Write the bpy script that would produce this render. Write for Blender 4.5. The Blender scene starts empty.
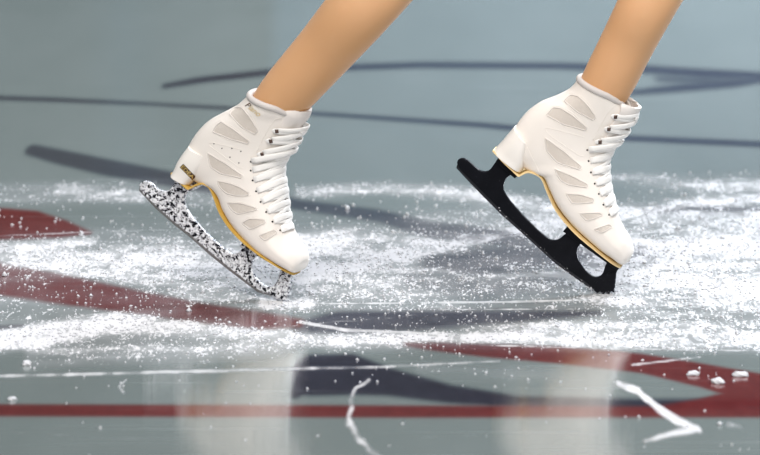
import bpy, bmesh, math, random
import numpy as np
from mathutils import Vector, Matrix
from mathutils.bvhtree import BVHTree
from mathutils.geometry import tessellate_polygon

random.seed(7)
rng = np.random.default_rng(7)
scn = bpy.context.scene
COL = scn.collection

# ------------------------------------------------------------------ camera
# long lens from the rink side; the two toe picks touch the ice near the world origin
ELEV = math.radians(12.0)
LENS, SENSOR = 200.0, 36.0
F_PX = 760 * LENS / SENSOR
DIST = 6.28
FWD = Vector((0, math.cos(ELEV), -math.sin(ELEV)))
UP = Vector((0, math.sin(ELEV), math.cos(ELEV)))
RIGHT = Vector((1, 0, 0))
CAM = -DIST * (FWD - UP * (71.5 / F_PX))
PXM = F_PX / DIST            # pixels per metre near the skates


def ray(px, py):
    return (FWD + RIGHT * ((px - 380) / F_PX) - UP * ((py - 227.5) / F_PX)).normalized()


def on_plane(px, py, p0, n):
    d = ray(px, py)
    return CAM + d * ((p0 - CAM).dot(n) / d.dot(n))


def ground(px, py, z=0.0):
    return on_plane(px, py, Vector((0, 0, z)), Vector((0, 0, 1)))


def project(p):
    v = p - CAM
    k = F_PX / v.dot(FWD)
    return (380 + v.dot(RIGHT) * k, 227.5 - v.dot(UP) * k)


cam_d = bpy.data.cameras.new('camera')
cam_d.lens, cam_d.sensor_width = LENS, SENSOR
cam_d.clip_end = 200
cam_d.dof.use_dof = True
cam_d.dof.focus_distance = 6.25
cam_d.dof.aperture_fstop = 5.0
cam = bpy.data.objects.new('camera', cam_d)
cam.location = CAM
cam.rotation_euler = (math.pi / 2 - ELEV, 0, 0)
COL.objects.link(cam)
scn.camera = cam


# ------------------------------------------------------------------ node helpers
def new_mat(name):
    m = bpy.data.materials.new(name)
    m.use_nodes = True
    nt = m.node_tree
    b = nt.nodes['Principled BSDF']
    return m, nt, b


def nd(nt, kind, **kw):
    n = nt.nodes.new(kind)
    for k, v in kw.items():
        if k in n.inputs:
            n.inputs[k].default_value = v
        else:
            setattr(n, k, v)
    return n


def math_n(nt, op, a, b=None, clamp=False):
    n = nt.nodes.new('ShaderNodeMath')
    n.operation = op
    n.use_clamp = clamp
    for i, v in enumerate((a, b)):
        if v is None:
            continue
        if isinstance(v, (int, float)):
            n.inputs[i].default_value = v
        else:
            nt.links.new(v, n.inputs[i])
    return n.outputs[0]


def mix_c(nt, fac, a, b):
    n = nt.nodes.new('ShaderNodeMix')
    n.data_type = 'RGBA'
    for sock, v in ((n.inputs[0], fac), (n.inputs[6], a), (n.inputs[7], b)):
        if isinstance(v, tuple):
            sock.default_value = v if len(v) == 4 else (*v, 1)
        elif isinstance(v, (int, float)):
            sock.default_value = v
        else:
            nt.links.new(v, sock)
    return n.outputs[2]


def coords(nt, scale=(1, 1, 1)):
    tc = nt.nodes.new('ShaderNodeTexCoord')
    mp = nt.nodes.new('ShaderNodeMapping')
    mp.inputs['Scale'].default_value = scale
    nt.links.new(tc.outputs['Object'], mp.inputs['Vector'])
    return mp.outputs[0]


def noise(nt, vec, scale, detail=3, rough=0.55):
    n = nd(nt, 'ShaderNodeTexNoise', Scale=scale, Detail=detail, Roughness=rough)
    nt.links.new(vec, n.inputs['Vector'])
    return n.outputs['Fac']


def ramp(nt, fac, lo, hi):
    n = nt.nodes.new('ShaderNodeMapRange')
    n.interpolation_type = 'SMOOTHSTEP'
    n.inputs['From Min'].default_value = lo
    n.inputs['From Max'].default_value = hi
    nt.links.new(fac, n.inputs['Value'])
    return n.outputs[0]


def bump(nt, b, height, strength, dist=0.001):
    n = nd(nt, 'ShaderNodeBump', Strength=strength, Distance=dist)
    nt.links.new(height, n.inputs['Height'])
    nt.links.new(n.outputs[0], b.inputs['Normal'])


# ------------------------------------------------------------------ materials
def leather(name, c1, c2, rough=0.5):
    m, nt, b = new_mat(name)
    v = coords(nt)
    f = noise(nt, v, 14, 3)
    nt.links.new(mix_c(nt, f, c1, c2), b.inputs['Base Color'])
    b.inputs['Roughness'].default_value = rough
    b.inputs['Specular IOR Level'].default_value = 0.35
    bump(nt, b, noise(nt, v, 900, 3), 0.12, 0.0004)
    return m


M = {}
M['leather'] = leather('white leather', (.77, .71, .65), (.825, .77, .715))
M['heel'] = leather('white heel leather', (.78, .735, .68), (.83, .785, .735), .42)
M['collar'] = leather('pale grey padded lining', (.50, .46, .435), (.56, .52, .495), .75)
M['tongue'] = leather('white tongue leather', (.70, .64, .60), (.77, .72, .68), .6)


def lace_mat():
    m, nt, b = new_mat('white woven lace')
    v = coords(nt)
    w = nd(nt, 'ShaderNodeTexWave', Scale=420.0, Distortion=1.0)
    nt.links.new(v, w.inputs['Vector'])
    nt.links.new(mix_c(nt, w.outputs['Fac'], (.80, .77, .74), (.88, .86, .83)), b.inputs['Base Color'])
    b.inputs['Roughness'].default_value = .8
    bump(nt, b, w.outputs['Fac'], .25, .0004)
    return m


def vent_mat():
    m, nt, b = new_mat('pale grey air mesh')
    v = coords(nt)
    vo = nd(nt, 'ShaderNodeTexVoronoi', Scale=650.0)
    nt.links.new(v, vo.inputs['Vector'])
    nt.links.new(mix_c(nt, vo.outputs['Distance'], (.53, .47, .415), (.65, .59, .53)), b.inputs['Base Color'])
    b.inputs['Roughness'].default_value = .8
    bump(nt, b, vo.outputs['Distance'], .4, .0005)
    return m


def gold_mat(name, c1, c2, metal, rough):
    m, nt, b = new_mat(name)
    f = noise(nt, coords(nt), 160, 2)
    nt.links.new(mix_c(nt, f, c1, c2), b.inputs['Base Color'])
    b.inputs['Metallic'].default_value = metal
    b.inputs['Roughness'].default_value = rough
    return m


def flat_mat(name, c, rough=.6, metal=0.0):
    m, nt, b = new_mat(name)
    f = noise(nt, coords(nt), 220, 2)
    c2 = tuple(x * .82 for x in c)
    nt.links.new(mix_c(nt, f, c, c2), b.inputs['Base Color'])
    b.inputs['Roughness'].default_value = rough
    b.inputs['Metallic'].default_value = metal
    return m


M['lace'] = lace_mat()
M['vent'] = vent_mat()
M['gold_edge'] = gold_mat('golden sole edge', (.56, .34, .08), (.66, .43, .13), .2, .45)
M['gold_edge_pale'] = gold_mat('pale golden sole edge', (.74, .54, .26), (.82, .62, .34), .2, .5)
M['gold_foil'] = gold_mat('gold foil lettering', (.75, .52, .18), (.85, .66, .32), .5, .35)
M['brown_foil'] = flat_mat('dark brown foil', (.085, .05, .025), .4)
M['black_dot'] = flat_mat('black eyelet hole', (.012, .011, .012), .6)
M['hook'] = flat_mat('dark bronze hook', (.14, .10, .085), .35, .7)
M['stitch'] = leather('stitched leather edging', (.64, .585, .54), (.68, .63, .585), .6)


def chrome_mat():
    m, nt, b = new_mat('chrome with painted speckled reflections')
    v = coords(nt)
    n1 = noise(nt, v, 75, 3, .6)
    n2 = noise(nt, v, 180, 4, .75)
    frost_or_glint = ramp(nt, n2, .46, .495)  # white speckle in the colour stands in for snowy ice mirrored in the blade
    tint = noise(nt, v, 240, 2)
    nt.links.new(mix_c(nt, frost_or_glint, (.055, .058, .07), mix_c(nt, ramp(nt, tint, .35, .6), (.56, .57, .61), (.92, .92, .95))), b.inputs['Base Color'])
    nt.links.new(math_n(nt, 'SUBTRACT', 1.0, math_n(nt, 'MULTIPLY', frost_or_glint, .8)), b.inputs['Metallic'])
    nt.links.new(math_n(nt, 'ADD', .12, math_n(nt, 'MULTIPLY', frost_or_glint, .35)), b.inputs['Roughness'])
    bump(nt, b, math_n(nt, 'ADD', n1, n2), .7, .003)
    return m


def dark_reflect_steel_mat():
    m, nt, b = new_mat('steel with painted dark reflection')
    v = coords(nt)
    n1 = noise(nt, v, 60, 3)
    frost_or_glint = ramp(nt, noise(nt, v, 520, 3, .8), .70, .76)
    nt.links.new(mix_c(nt, frost_or_glint, mix_c(nt, n1, (.004, .0045, .007), (.014, .015, .021)), (.5, .5, .53)), b.inputs['Base Color'])  # near-black base colour paints in the dark stands this blade mirrors
    b.inputs['Metallic'].default_value = .1
    b.inputs['Specular IOR Level'].default_value = .22
    b.inputs['Roughness'].default_value = .3
    bump(nt, b, n1, .3, .001)
    return m


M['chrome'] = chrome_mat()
M['dark_reflect_steel'] = dark_reflect_steel_mat()
M['steel_edge'] = flat_mat('ground steel runner edge', (.36, .345, .34), .35, .8)
M['dark_edge'] = flat_mat('ground steel runner edge with painted dark reflection', (.06, .06, .068), .35, .6)  # darker runner to go with the blade's painted dark reflection


def snow_mat():
    m, nt, b = new_mat('scraped snow')
    f = noise(nt, coords(nt), 300, 2)
    nt.links.new(mix_c(nt, f, (.46, .465, .49), (.62, .625, .65)), b.inputs['Base Color'])
    b.inputs['Roughness'].default_value = .7
    b.inputs['Subsurface Weight'].default_value = .15
    b.inputs['Subsurface Radius'].default_value = (.004, .004, .005)
    return m


M['snow'] = snow_mat()


def skin_mat():
    m, nt, b = new_mat('tan tights over skin')
    v = coords(nt)
    f = noise(nt, v, 7, 3)
    nt.links.new(mix_c(nt, f, (.56, .30, .15), (.63, .355, .19)), b.inputs['Base Color'])
    b.inputs['Roughness'].default_value = .55
    b.inputs['Specular IOR Level'].default_value = .3
    b.inputs['Sheen Weight'].default_value = .12
    b.inputs['Sheen Roughness'].default_value = .4
    b.inputs['Subsurface Weight'].default_value = .08
    b.inputs['Subsurface Radius'].default_value = (.01, .005, .003)
    bump(nt, b, noise(nt, v, 1400, 2), .08, .0003)
    return m


M['skin'] = skin_mat()


# ------------------------------------------------------------------ object helpers
def link_mesh(name, verts, faces, mats, parent=None, smooth=True, midx=None):
    me = bpy.data.meshes.new(name)
    me.from_pydata([tuple(v) for v in verts], [], faces)
    for m in (mats if isinstance(mats, (list, tuple)) else [mats]):
        me.materials.append(m)
    if midx is not None:
        me.polygons.foreach_set('material_index', midx)
    me.polygons.foreach_set('use_smooth', [smooth] * len(me.polygons))
    me.update()
    o = bpy.data.objects.new(name, me)
    COL.objects.link(o)
    if parent:
        o.parent = parent
        o.matrix_parent_inverse = Matrix.Identity(4)
        base = parent
        off = Vector((0, 0, 0))
        while base:
            off += base.location
            base = base.parent
        me.transform(Matrix.Translation(-off))
    return o


def from_bm(name, bm, mats, parent=None, smooth=True):
    bm.verts.index_update()
    v = [x.co.copy() for x in bm.verts]
    f = [[y.index for y in x.verts] for x in bm.faces]
    mi = [x.material_index for x in bm.faces]
    bm.free()
    return link_mesh(name, v, f, mats, parent, smooth, mi)


def add_bevel(o, w, seg=2, ang=40):
    b = o.modifiers.new('bevel', 'BEVEL')
    b.width, b.segments, b.limit_method, b.angle_limit = w, seg, 'ANGLE', math.radians(ang)
    b.harden_normals = False


def sharp(o, ang=35):
    me = o.data
    bm = bmesh.new()
    bm.from_mesh(me)
    for e in bm.edges:
        if len(e.link_faces) == 2 and e.calc_face_angle(0) > math.radians(ang):
            e.smooth = False
    bm.to_mesh(me)
    bm.free()


def tube_bm(bm, pts, r, seg=8, closed=False, mat=0, cap=True):
    n = len(pts)
    rings = []
    prev = None
    for i, p in enumerate(pts):
        a = pts[(i - 1) % n] if (closed or i > 0) else pts[i]
        b = pts[(i + 1) % n] if (closed or i < n - 1) else pts[i]
        t = (b - a).normalized()
        if prev is None:
            u = t.orthogonal().normalized()
        else:
            u = (prev - t * prev.dot(t)).normalized()
        prev = u
        w = t.cross(u)
        rr = r[i] if isinstance(r, (list, tuple)) else r
        rings.append([bm.verts.new(p + (u * math.cos(k * 2 * math.pi / seg) + w * math.sin(k * 2 * math.pi / seg)) * rr)
                      for k in range(seg)])
    for i in range(n if closed else n - 1):
        A, B = rings[i], rings[(i + 1) % n]
        sh = 0
        if closed and i == n - 1:      # best alignment of the last ring with the first
            sh = min(range(seg), key=lambda s: sum((A[k].co - B[(k + s) % seg].co).length for k in range(seg)))
        for k in range(seg):
            f = bm.faces.new((A[k], A[(k + 1) % seg], B[(k + 1 + sh) % seg], B[(k + sh) % seg]))
            f.material_index = mat
    if cap and not closed:
        bm.faces.new(list(reversed(rings[0]))).material_index = mat
        bm.faces.new(rings[-1]).material_index = mat


def cat(vals, s):
    """Catmull-Rom through a list of numbers or vectors."""
    n = len(vals)
    s = max(0.0, min(n - 1.0, s))
    i = min(int(s), n - 2)
    t = s - i
    p0, p1, p2, p3 = vals[max(i - 1, 0)], vals[i], vals[i + 1], vals[min(i + 2, n - 1)]
    return (p1 * 2 + (p2 - p0) * t + (p0 * 2 - p1 * 5 + p2 * 4 - p3) * t * t
            + (p1 * 3 - p0 - p2 * 3 + p3) * t * t * t) * 0.5


def spow(x, e):
    return math.copysign(abs(x) ** e, x)


def resample(poly, step, closed=True):
    """smooth a pixel polygon a little and sample it evenly"""
    out = []
    n = len(poly)
    for i in range(n if closed else n - 1):
        a, b = Vector(poly[i]), Vector(poly[(i + 1) % n])
        k = max(1, int((b - a).length / step))
        for j in range(k):
            out.append(a.lerp(b, j / k))
    if not closed:
        out.append(Vector(poly[-1]))
    for _ in range(2):
        m = len(out)
        out = [((out[i - 1] + out[i] * 2 + out[(i + 1) % m]) / 4 if (closed or 0 < i < m - 1) else out[i])
               for i in range(m)]
    return out


# ------------------------------------------------------------------ the skate
class Skate:
    def __init__(s, spec):
        s.sp = spec
        psi = math.radians(spec['yaw'])
        s.d = Vector((math.cos(psi), -math.sin(psi), 0))
        s.n = Vector((-math.sin(psi), -math.cos(psi), 0))      # towards the rink side the camera is on
        s.C = ground(*spec['contact'])
        e = project(s.C + s.n)
        c = project(s.C)
        s.vn = Vector((e[0] - c[0], e[1] - c[1]))
        s.B, s.F, s.W, s.P = [], [], [], []
        for i, (b, f, w, k) in enumerate(spec['stations']):
            w = w / 100
            pb, pf = Vector(b), Vector(f)
            if k == 0:      # shaft: allow for the roundness that shows past the middle plane
                m, a = (pb + pf) / 2, (pf - pb) / 2
                t = abs(s.vn.dot(a.normalized())) * w
                a2 = math.sqrt(max(a.length ** 2 - t * t, (0.7 * a.length) ** 2))
                pb, pf = m - a.normalized() * a2, m + a.normalized() * a2
                B, Fp = s.pl(pb), s.pl(pf)
            else:           # foot: the traced lower edge is the near edge of the sole
                B = s.pl(pb, w * k)
                a = (pf - pb) / 2
                t = abs(s.vn.dot(a.normalized())) * w
                pf = pf - a.normalized() * (a.length - math.sqrt(max(a.length ** 2 - t * t, (0.7 * a.length) ** 2))) * 1.0
                Fp = s.pl(pf)
            s.B.append(B)
            s.F.append(Fp)
            s.W.append(w)
            s.P.append(3.2 if k else 2.2)
        s.ns = len(s.B) - 1

    def pl(s, p, off=0.0):
        """point of the boot's middle plane under a traced point lying `off` in front of that plane"""
        return on_plane(p[0], p[1], s.C + s.n * off, s.n) - s.n * off

    def surf(s, u, th, k=1.0):
        B, Fp, w, pb = cat(s.B, u), cat(s.F, u), cat(s.W, u), cat(s.P, u)
        p = 2.05 if math.cos(th) > 0 else pb
        ce, se = spow(math.cos(th), 2 / p), spow(math.sin(th), 2 / p)
        return (B + Fp) / 2 + (Fp - B) / 2 * ce * k + s.n * (w * se * k)

    def normal(s, u, th):
        e = 0.02
        a = s.surf(u + e, th) - s.surf(u - e, th)
        b = s.surf(u, th + e) - s.surf(u, th - e)
        nn = a.cross(b)
        if nn.length < 1e-12:
            return s.n
        nn.normalize()
        c = (cat(s.B, u) + cat(s.F, u)) / 2
        if nn.dot(s.surf(u, th) - c) < 0:
            nn = -nn
        return nn

    def build(s):
        sp = s.sp
        root = bpy.data.objects.new('ice_skate', None)
        root.location = s.C
        root.empty_display_size = .05
        COL.objects.link(root)
        root['label'], root['category'] = sp['label'], 'ice skate'
        root['group'] = 'white figure skates'
        s.root = root
        # ---- closed shell for placing details
        NU, NT = s.ns * 5, 72
        V = [[s.surf(i / 5, 2 * math.pi * j / NT) for j in range(NT)] for i in range(NU + 1)]
        fl = [v for r in V for v in r]
        fc = [(i * NT + j, i * NT + (j + 1) % NT, (i + 1) * NT + (j + 1) % NT, (i + 1) * NT + j)
              for i in range(NU) for j in range(NT)]
        s.bvh = BVHTree.FromPolygons(fl, fc)
        s.grid = np.array([tuple(v) for v in fl]).reshape(NU + 1, NT, 3)
        # ---- boot upper with the open lacing slot
        keep = []
        for i in range(NU):
            for j in range(NT):
                u = (i + .5) / 5
                th = 2 * math.pi * (j + .5) / NT
                if th > math.pi:
                    th -= 2 * math.pi
                if u > 5.0:
                    gap = (0.006 + 0.0105 * min(1, (u - 5) / 8)) / cat(s.W, u)
                    if abs(math.sin(th)) < gap and abs(th) < 1.2:
                        continue
                keep.append(fc[i * NT + j])
        keep.append(tuple(reversed(range(NT))))
        boot = link_mesh('boot', fl, keep, M['leather'], root)
        so = boot.modifiers.new('thickness', 'SOLIDIFY')
        so.thickness, so.offset = .0032, -1
        bm = bmesh.new()
        bm.from_mesh(boot.data)
        bmesh.ops.recalc_face_normals(bm, faces=bm.faces)
        bmesh.ops.delete(bm, geom=[v for v in bm.verts if not v.link_faces], context='VERTS')
        # outward check
        f0 = max(bm.faces, key=lambda f: f.calc_center_median().dot(s.n))
        if f0.normal.dot(s.n) < 0:
            bmesh.ops.reverse_faces(bm, faces=bm.faces)
        bm.to_mesh(boot.data)
        bm.free()
        s.boot = boot
        s.build_heel()
        s.build_sole()
        s.build_collar()
        s.build_tongue()
        s.build_vents()
        s.build_eyelets_laces()
        s.build_blade()
        if 'heel_text' in sp:
            s.text('EDEA', sp['heel_text'], s.heel_bvh, s.heel_o, 'emblem', True)
            s.text('Piano', sp['logo_text'], s.bvh, boot, 'lettering', False)
        if 'dots' in sp:
            bm = bmesh.new()
            for p in sp['dots']:
                q, nn = s.cast(p)
                s.disc(bm, q, nn, .0011, .0004)
            from_bm('perforation_dots', bm, M['black_dot'], boot)
        for poly in sp['seams']:
            bm = bmesh.new()
            pts = [s.cast(p)[0] + s.cast(p)[1] * .0001 for p in resample(poly, 1.5, False)]
            tube_bm(bm, pts, .00045, 6)
            from_bm('seam', bm, M['leather'], boot)

    def cast(s, p, bvh=None):
        d = ray(p[0], p[1])
        loc, nn, _, _ = (bvh or s.bvh).ray_cast(CAM, d)
        if loc is None:
            loc, nn, _, _ = (bvh or s.bvh).find_nearest(s.pl(p))
        if nn.dot(d) > 0:
            nn = -nn
        return loc, nn

    def disc(s, bm, q, nn, r, h, seg=12):
        u = nn.orthogonal().normalized()
        w = nn.cross(u)
        a = [bm.verts.new(q + (u * math.cos(k * 2 * math.pi / seg) + w * math.sin(k * 2 * math.pi / seg)) * r - nn * .0006) for k in range(seg)]
        b = [bm.verts.new(q + (u * math.cos(k * 2 * math.pi / seg) + w * math.sin(k * 2 * math.pi / seg)) * r * .85 + nn * h) for k in range(seg)]
        bm.faces.new(b)
        for k in range(seg):
            bm.faces.new((a[k], a[(k + 1) % seg], b[(k + 1) % seg], b[k]))

    def uv_of(s, q):
        d = ((s.grid - np.array(q)) ** 2).sum(2)
        i, j = np.unravel_index(d.argmin(), d.shape)
        u, th = i / 5, 2 * math.pi * j / 72
        best = (s.surf(u, th) - q).length
        st = .1
        for _ in range(24):
            imp = False
            for du, dt in ((st, 0), (-st, 0), (0, st), (0, -st)):
                k = (s.surf(u + du, th + dt) - q).length
                if k < best:
                    best, u, th, imp = k, u + du, th + dt, True
            if not imp:
                st /= 2
        if th > math.pi:
            th -= 2 * math.pi
        return u, th

    # ---- heel block
    def build_heel(s):
        st = []
        for b, f, w in s.sp['heel']:
            w /= 100
            st.append((s.pl(b, w * .25), s.pl(f, w * .75), w))
        NT, NU = 48, 20
        Bs, Fs, Ws = [x[0] for x in st], [x[1] for x in st], [x[2] for x in st]
        V = []
        for i in range(NU + 1):
            u = i / NU * (len(st) - 1)
            B, Fp, w = cat(Bs, u), cat(Fs, u), cat(Ws, u)
            for j in range(NT):
                th = 2 * math.pi * j / NT
                p = 3.6 if math.cos(th) > 0 else 2.5
                V.append((B + Fp) / 2 + (Fp - B) / 2 * spow(math.cos(th), 2 / p) + s.n * w * spow(math.sin(th), 2 / p))
        fc = [(i * NT + j, i * NT + (j + 1) % NT, (i + 1) * NT + (j + 1) % NT, (i + 1) * NT + j)
              for i in range(NU) for j in range(NT)]
        fc += [tuple(range(NT)), tuple(NU * NT + j for j in range(NT))]
        s.heel_bvh = BVHTree.FromPolygons(V, fc)
        o = link_mesh('heel', V, fc, M['heel'], s.root)
        bm = bmesh.new()
        bm.from_mesh(o.data)
        bmesh.ops.recalc_face_normals(bm, faces=bm.faces)
        bm.to_mesh(o.data)
        bm.free()
        sharp(o, 50)
        s.heel_o = o

    # ---- golden edged sole following heel, arch and ball
    def build_sole(s):
        pr = [(Vector((a, b)), w / 100) for a, b, w in s.sp['sole']]
        pts = [s.pl(p, w) for p, w in pr]
        ws = [w for _, w in pr]
        N = (len(pts) - 1) * 5
        P = [cat(pts, i / 5) for i in range(N + 1)]
        Wd = [max(.002, cat(ws, i / 5) * .91) for i in range(N + 1)]
        V, fc = [], []
        th = s.sp.get('sole_thick', .0022)
        cross = [(-1, 0), (-.95, -.12), (0, -.12), (.95, -.12), (1, 0), (1, .6), (.93, 1), (0, 1.0), (-.93, 1), (-1, .6)]
        for i in range(N + 1):
            t = (P[min(i + 1, N)] - P[max(i - 1, 0)]).normalized()
            upv = s.n.cross(t)
            if upv.dot(Vector((0.3, 0, 1))) < 0:
                upv = -upv
            for a, b in cross:
                V.append(P[i] + s.n * (a * Wd[i]) + upv * (b * th))
        k = len(cross)
        for i in range(N):
            for j in range(k):
                fc.append((i * k + j, i * k + (j + 1) % k, (i + 1) * k + (j + 1) % k, (i + 1) * k + j))
        fc += [tuple(range(k)), tuple(N * k + j for j in range(k))]
        o = link_mesh('sole', V, fc, M[s.sp['gold']], s.root)
        o['label'] = 'sole with golden edge'
        bm = bmesh.new()
        bm.from_mesh(o.data)
        bmesh.ops.recalc_face_normals(bm, faces=bm.faces)
        bm.to_mesh(o.data)
        bm.free()
        sharp(o, 60)

    def build_collar(s):
        bm = bmesh.new()
        a0 = s.sp.get('collar_from', .75)
        N = 46
        pts = []
        for i in range(N + 1):
            th = a0 + (2 * math.pi - 2 * a0) * i / N
            c = s.surf(s.ns, th)
            dn = (s.surf(s.ns, th) - s.surf(s.ns - .3, th)).normalized()
            mid = (s.B[-1] + s.F[-1]) / 2
            e = min(i, N - i) / 6
            drop = (1 - min(1, e)) ** 2 * .012
            pts.append(c + (mid - c).normalized() * .001 + dn * (.0015 - drop))
        tube_bm(bm, pts, [.0048 * (1 if 1 < i < N - 1 else .75) for i in range(N + 1)], 12)
        o = from_bm('collar', bm, M['collar'], s.root)
        o['label'] = 'pale grey padded collar'

    def build_tongue(s):
        cl = s.sp['tongue']           # (px centre, half width cm, back px dir)
        pts = [s.pl(c) for c, w, sag in cl]
        ws = [w / 100 for c, w, sag in cl]
        sg = [sag / 100 for c, w, sag in cl]
        N = (len(cl) - 1) * 5
        V, fc = [], []
        K = 18
        for i in range(N + 1):
            u = i / 5
            c, w, sag = cat(pts, u), cat(ws, u), cat(sg, u)
            t = (cat(pts, min(u + .2, len(cl) - 1)) - cat(pts, max(u - .2, 0))).normalized()
            bk = s.n.cross(t)
            if bk.dot(s.d) > 0:
                bk = -bk
            for j in range(K + 1):
                a = -1 + 2 * j / K
                rnd = 0.0
                V.append(c + s.n * (w * math.sin(a * 1.35) / math.sin(1.35)) + bk * (sag * (1 - math.cos(a * 1.35)) / (1 - math.cos(1.35)))
                         - t * (.006 * a * a if i == N else 0))
        for i in range(N):
            for j in range(K):
                q = i * (K + 1) + j
                fc.append((q, q + 1, q + K + 2, q + K + 1))
        o = link_mesh('tongue', V, fc, M['tongue'], s.root)
        so = o.modifiers.new('thickness', 'SOLIDIFY')
        so.thickness, so.offset = .005, 0
        b = o.modifiers.new('bevel', 'BEVEL')
        b.width, b.segments, b.limit_method = .0018, 2, 'ANGLE'

    def build_vents(s):
        for poly in s.sp['vents']:
            rim = resample(poly, 1.0)
            c = sum(rim, Vector((0, 0))) / len(rim)
            bm = bmesh.new()
            rings = []
            R = 7
            for r in range(R):
                k = 1 - r / R
                rings.append([bm.verts.new(sum_off(s.cast(c + (p - c) * k), .0004)) for p in rim])
            cv = bm.verts.new(sum_off(s.cast(c), .0004))
            m = len(rim)
            for r in range(R - 1):
                for k in range(m):
                    bm.faces.new((rings[r][k], rings[r][(k + 1) % m], rings[r + 1][(k + 1) % m], rings[r + 1][k]))
            for k in range(m):
                bm.faces.new((rings[-1][k], rings[-1][(k + 1) % m], cv))
            for f in bm.faces:
                f.normal_update()
                if f.normal.dot(s.n) < 0:
                    f.normal_flip()
            # raised stitched edging around the mesh window
            tube_bm(bm, [sum_off(s.cast(c + (p - c) * (1 + 1.0 / max(4, (p - c).length))), .0003) for p in rim], .0009, 6, True, 1)
            tube_bm(bm, [sum_off(s.cast(c + (p - c) * (1 + 3.2 / max(5, (p - c).length))), -.0001) for p in rim], .0005, 5, True, 2)
            o = from_bm('vent_panel', bm, [M['vent'], M['stitch'], M['leather']], s.boot)
            o['label'] = 'pale grey mesh vent panel'

    def ribbon(s, bm, path, w, t=.0007):
        """flat woven ribbon along (point, normal) pairs"""
        rings = []
        n = len(path)
        for i, (p, nn) in enumerate(path):
            tg = (path[min(i + 1, n - 1)][0] - path[max(i - 1, 0)][0]).normalized()
            sd = tg.cross(nn).normalized()
            n2 = sd.cross(tg).normalized()
            if n2.dot(nn) < 0:
                n2 = -n2
            prof = [(-1, 0), (-.8, .8), (-.3, 1.25), (.3, 1.25), (.8, .8), (1, 0), (.6, -.8), (-.6, -.8)]
            rings.append([bm.verts.new(p + sd * (a * w) + n2 * (b * t)) for a, b in prof])
        k = 8
        for i in range(n - 1):
            for j in range(k):
                bm.faces.new((rings[i][j], rings[i][(j + 1) % k], rings[i + 1][(j + 1) % k], rings[i + 1][j]))
        bm.faces.new(rings[0])
        bm.faces.new(rings[-1])
        bmesh.ops.recalc_face_normals(bm, faces=bm.faces)

    def span(s, a, b, lift, n=18, ends=.0008):
        """path over the front of the boot from (u, theta) a to b"""
        out = []
        for i in range(n + 1):
            t = i / n
            u, th = a[0] + (b[0] - a[0]) * t, a[1] + (b[1] - a[1]) * t
            nn = s.normal(u, th)
            h = ends + (lift - ends) * min(1, 4 * t * (1 - t) * 1.6)
            out.append((s.surf(u, th) + nn * h, nn))
        return out

    def build_eyelets_laces(s):
        sp = s.sp
        ey = [s.uv_of(s.cast(p)[0]) for p in sp['eyelets']]
        hk = [s.uv_of(s.cast(p)[0]) for p in sp['hooks']]
        for u, th in ey:
            for sg in (1, -1):
                bm = bmesh.new()
                s.disc(bm, s.surf(u, th * sg), s.normal(u, th * sg), .0016, .0005)
                from_bm('eyelet', bm, M['black_dot'], s.boot)
        for u, th in hk:
            for sg in (1, -1):
                bm = bmesh.new()
                q, nn = s.surf(u, th * sg), s.normal(u, th * sg)
                side = (s.surf(u, (th + .1) * sg) - q).normalized()
                ax = nn.cross(side).normalized()
                # stem and bent-over plate of a lacing hook
                tube_bm(bm, [q - nn * .001, q + nn * .003], .0016, 8)
                pl = [q + side * .003 + nn * .0012, q + side * .0014 + nn * .0042, q - side * .001 + nn * .0048, q - side * .0035 + nn * .004]
                rr = [[bm.verts.new(p + ax * a * .0028 + nn * b) for a, b in ((-1, -.0005), (1, -.0005), (1, .0005), (-1, .0005))] for p in pl]
                for i in range(3):
                    for j in range(4):
                        bm.faces.new((rr[i][j], rr[i][(j + 1) % 4], rr[i + 1][(j + 1) % 4], rr[i + 1][j]))
                bm.faces.new(rr[0])
                bm.faces.new(rr[-1])
                from_bm('lacing_hook', bm, M['hook'], s.boot)
        # laces: lower zig-zag through the eyelets
        lace = bmesh.new()
        n = len(ey)
        for i in range(n):
            u, th = ey[i]
            du = .10
            s.ribbon(lace, s.span((u, th - .04), (u - du, -th + .04), .0026), .0047, .0006)
            if i + 1 < n:
                u2, t2 = ey[i + 1]
                s.ribbon(lace, s.span((u - .05, th - .1), (u2 + .05, -t2 + .1), .0016, 18, -.001), .0040, .0006)
                s.ribbon(lace, s.span((u - .05, -th + .1), (u2 + .05, t2 - .1), .0019, 18, -.001), .0040, .0006)
        # crosses around the hooks
        chain = [ey[0]] + hk
        for i in range(len(chain) - 1):
            a, b = chain[i], chain[i + 1]
            for sg in (1, -1):
                s.ribbon(lace, s.span((a[0] + .12, a[1] * sg * .98), (b[0] - .1, -b[1] * sg), .0062 if sg > 0 else .0045, 20, .003), .0044, .0009)
                # turn behind the hook
                s.ribbon(lace, [(s.surf(b[0] + k * .11, (b[1] + .07 * (1 - k * k)) * sg) + s.normal(b[0], b[1] * sg) * .0028, s.normal(b[0], b[1] * sg)) for k in (-1, -.5, 0, .5, 1)], .0030, .0009)
        top = hk[-1]
        s.ribbon(lace, s.span((top[0] + .08, top[1]), (top[0] + .2, -top[1]), .007, 18, .003), .0034, .0009)
        # knot and loops at the top of the lacing
        kq = s.surf(top[0] - .3, .12) + s.normal(top[0] - .3, .12) * .008
        nn = s.normal(top[0] - .3, .12)
        upv = (s.surf(top[0], 0) - s.surf(top[0] - 1, 0)).normalized()
        sd = upv.cross(nn).normalized()
        r = bmesh.ops.create_uvsphere(lace, u_segments=12, v_segments=8, radius=.0055)
        for v in r['verts']:
            v.co = kq + sd * v.co.x * 1.3 + upv * v.co.y * .8 + nn * (v.co.z * .45 - .002)
        from_bm('laces', lace, M['lace'], s.root)

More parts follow.
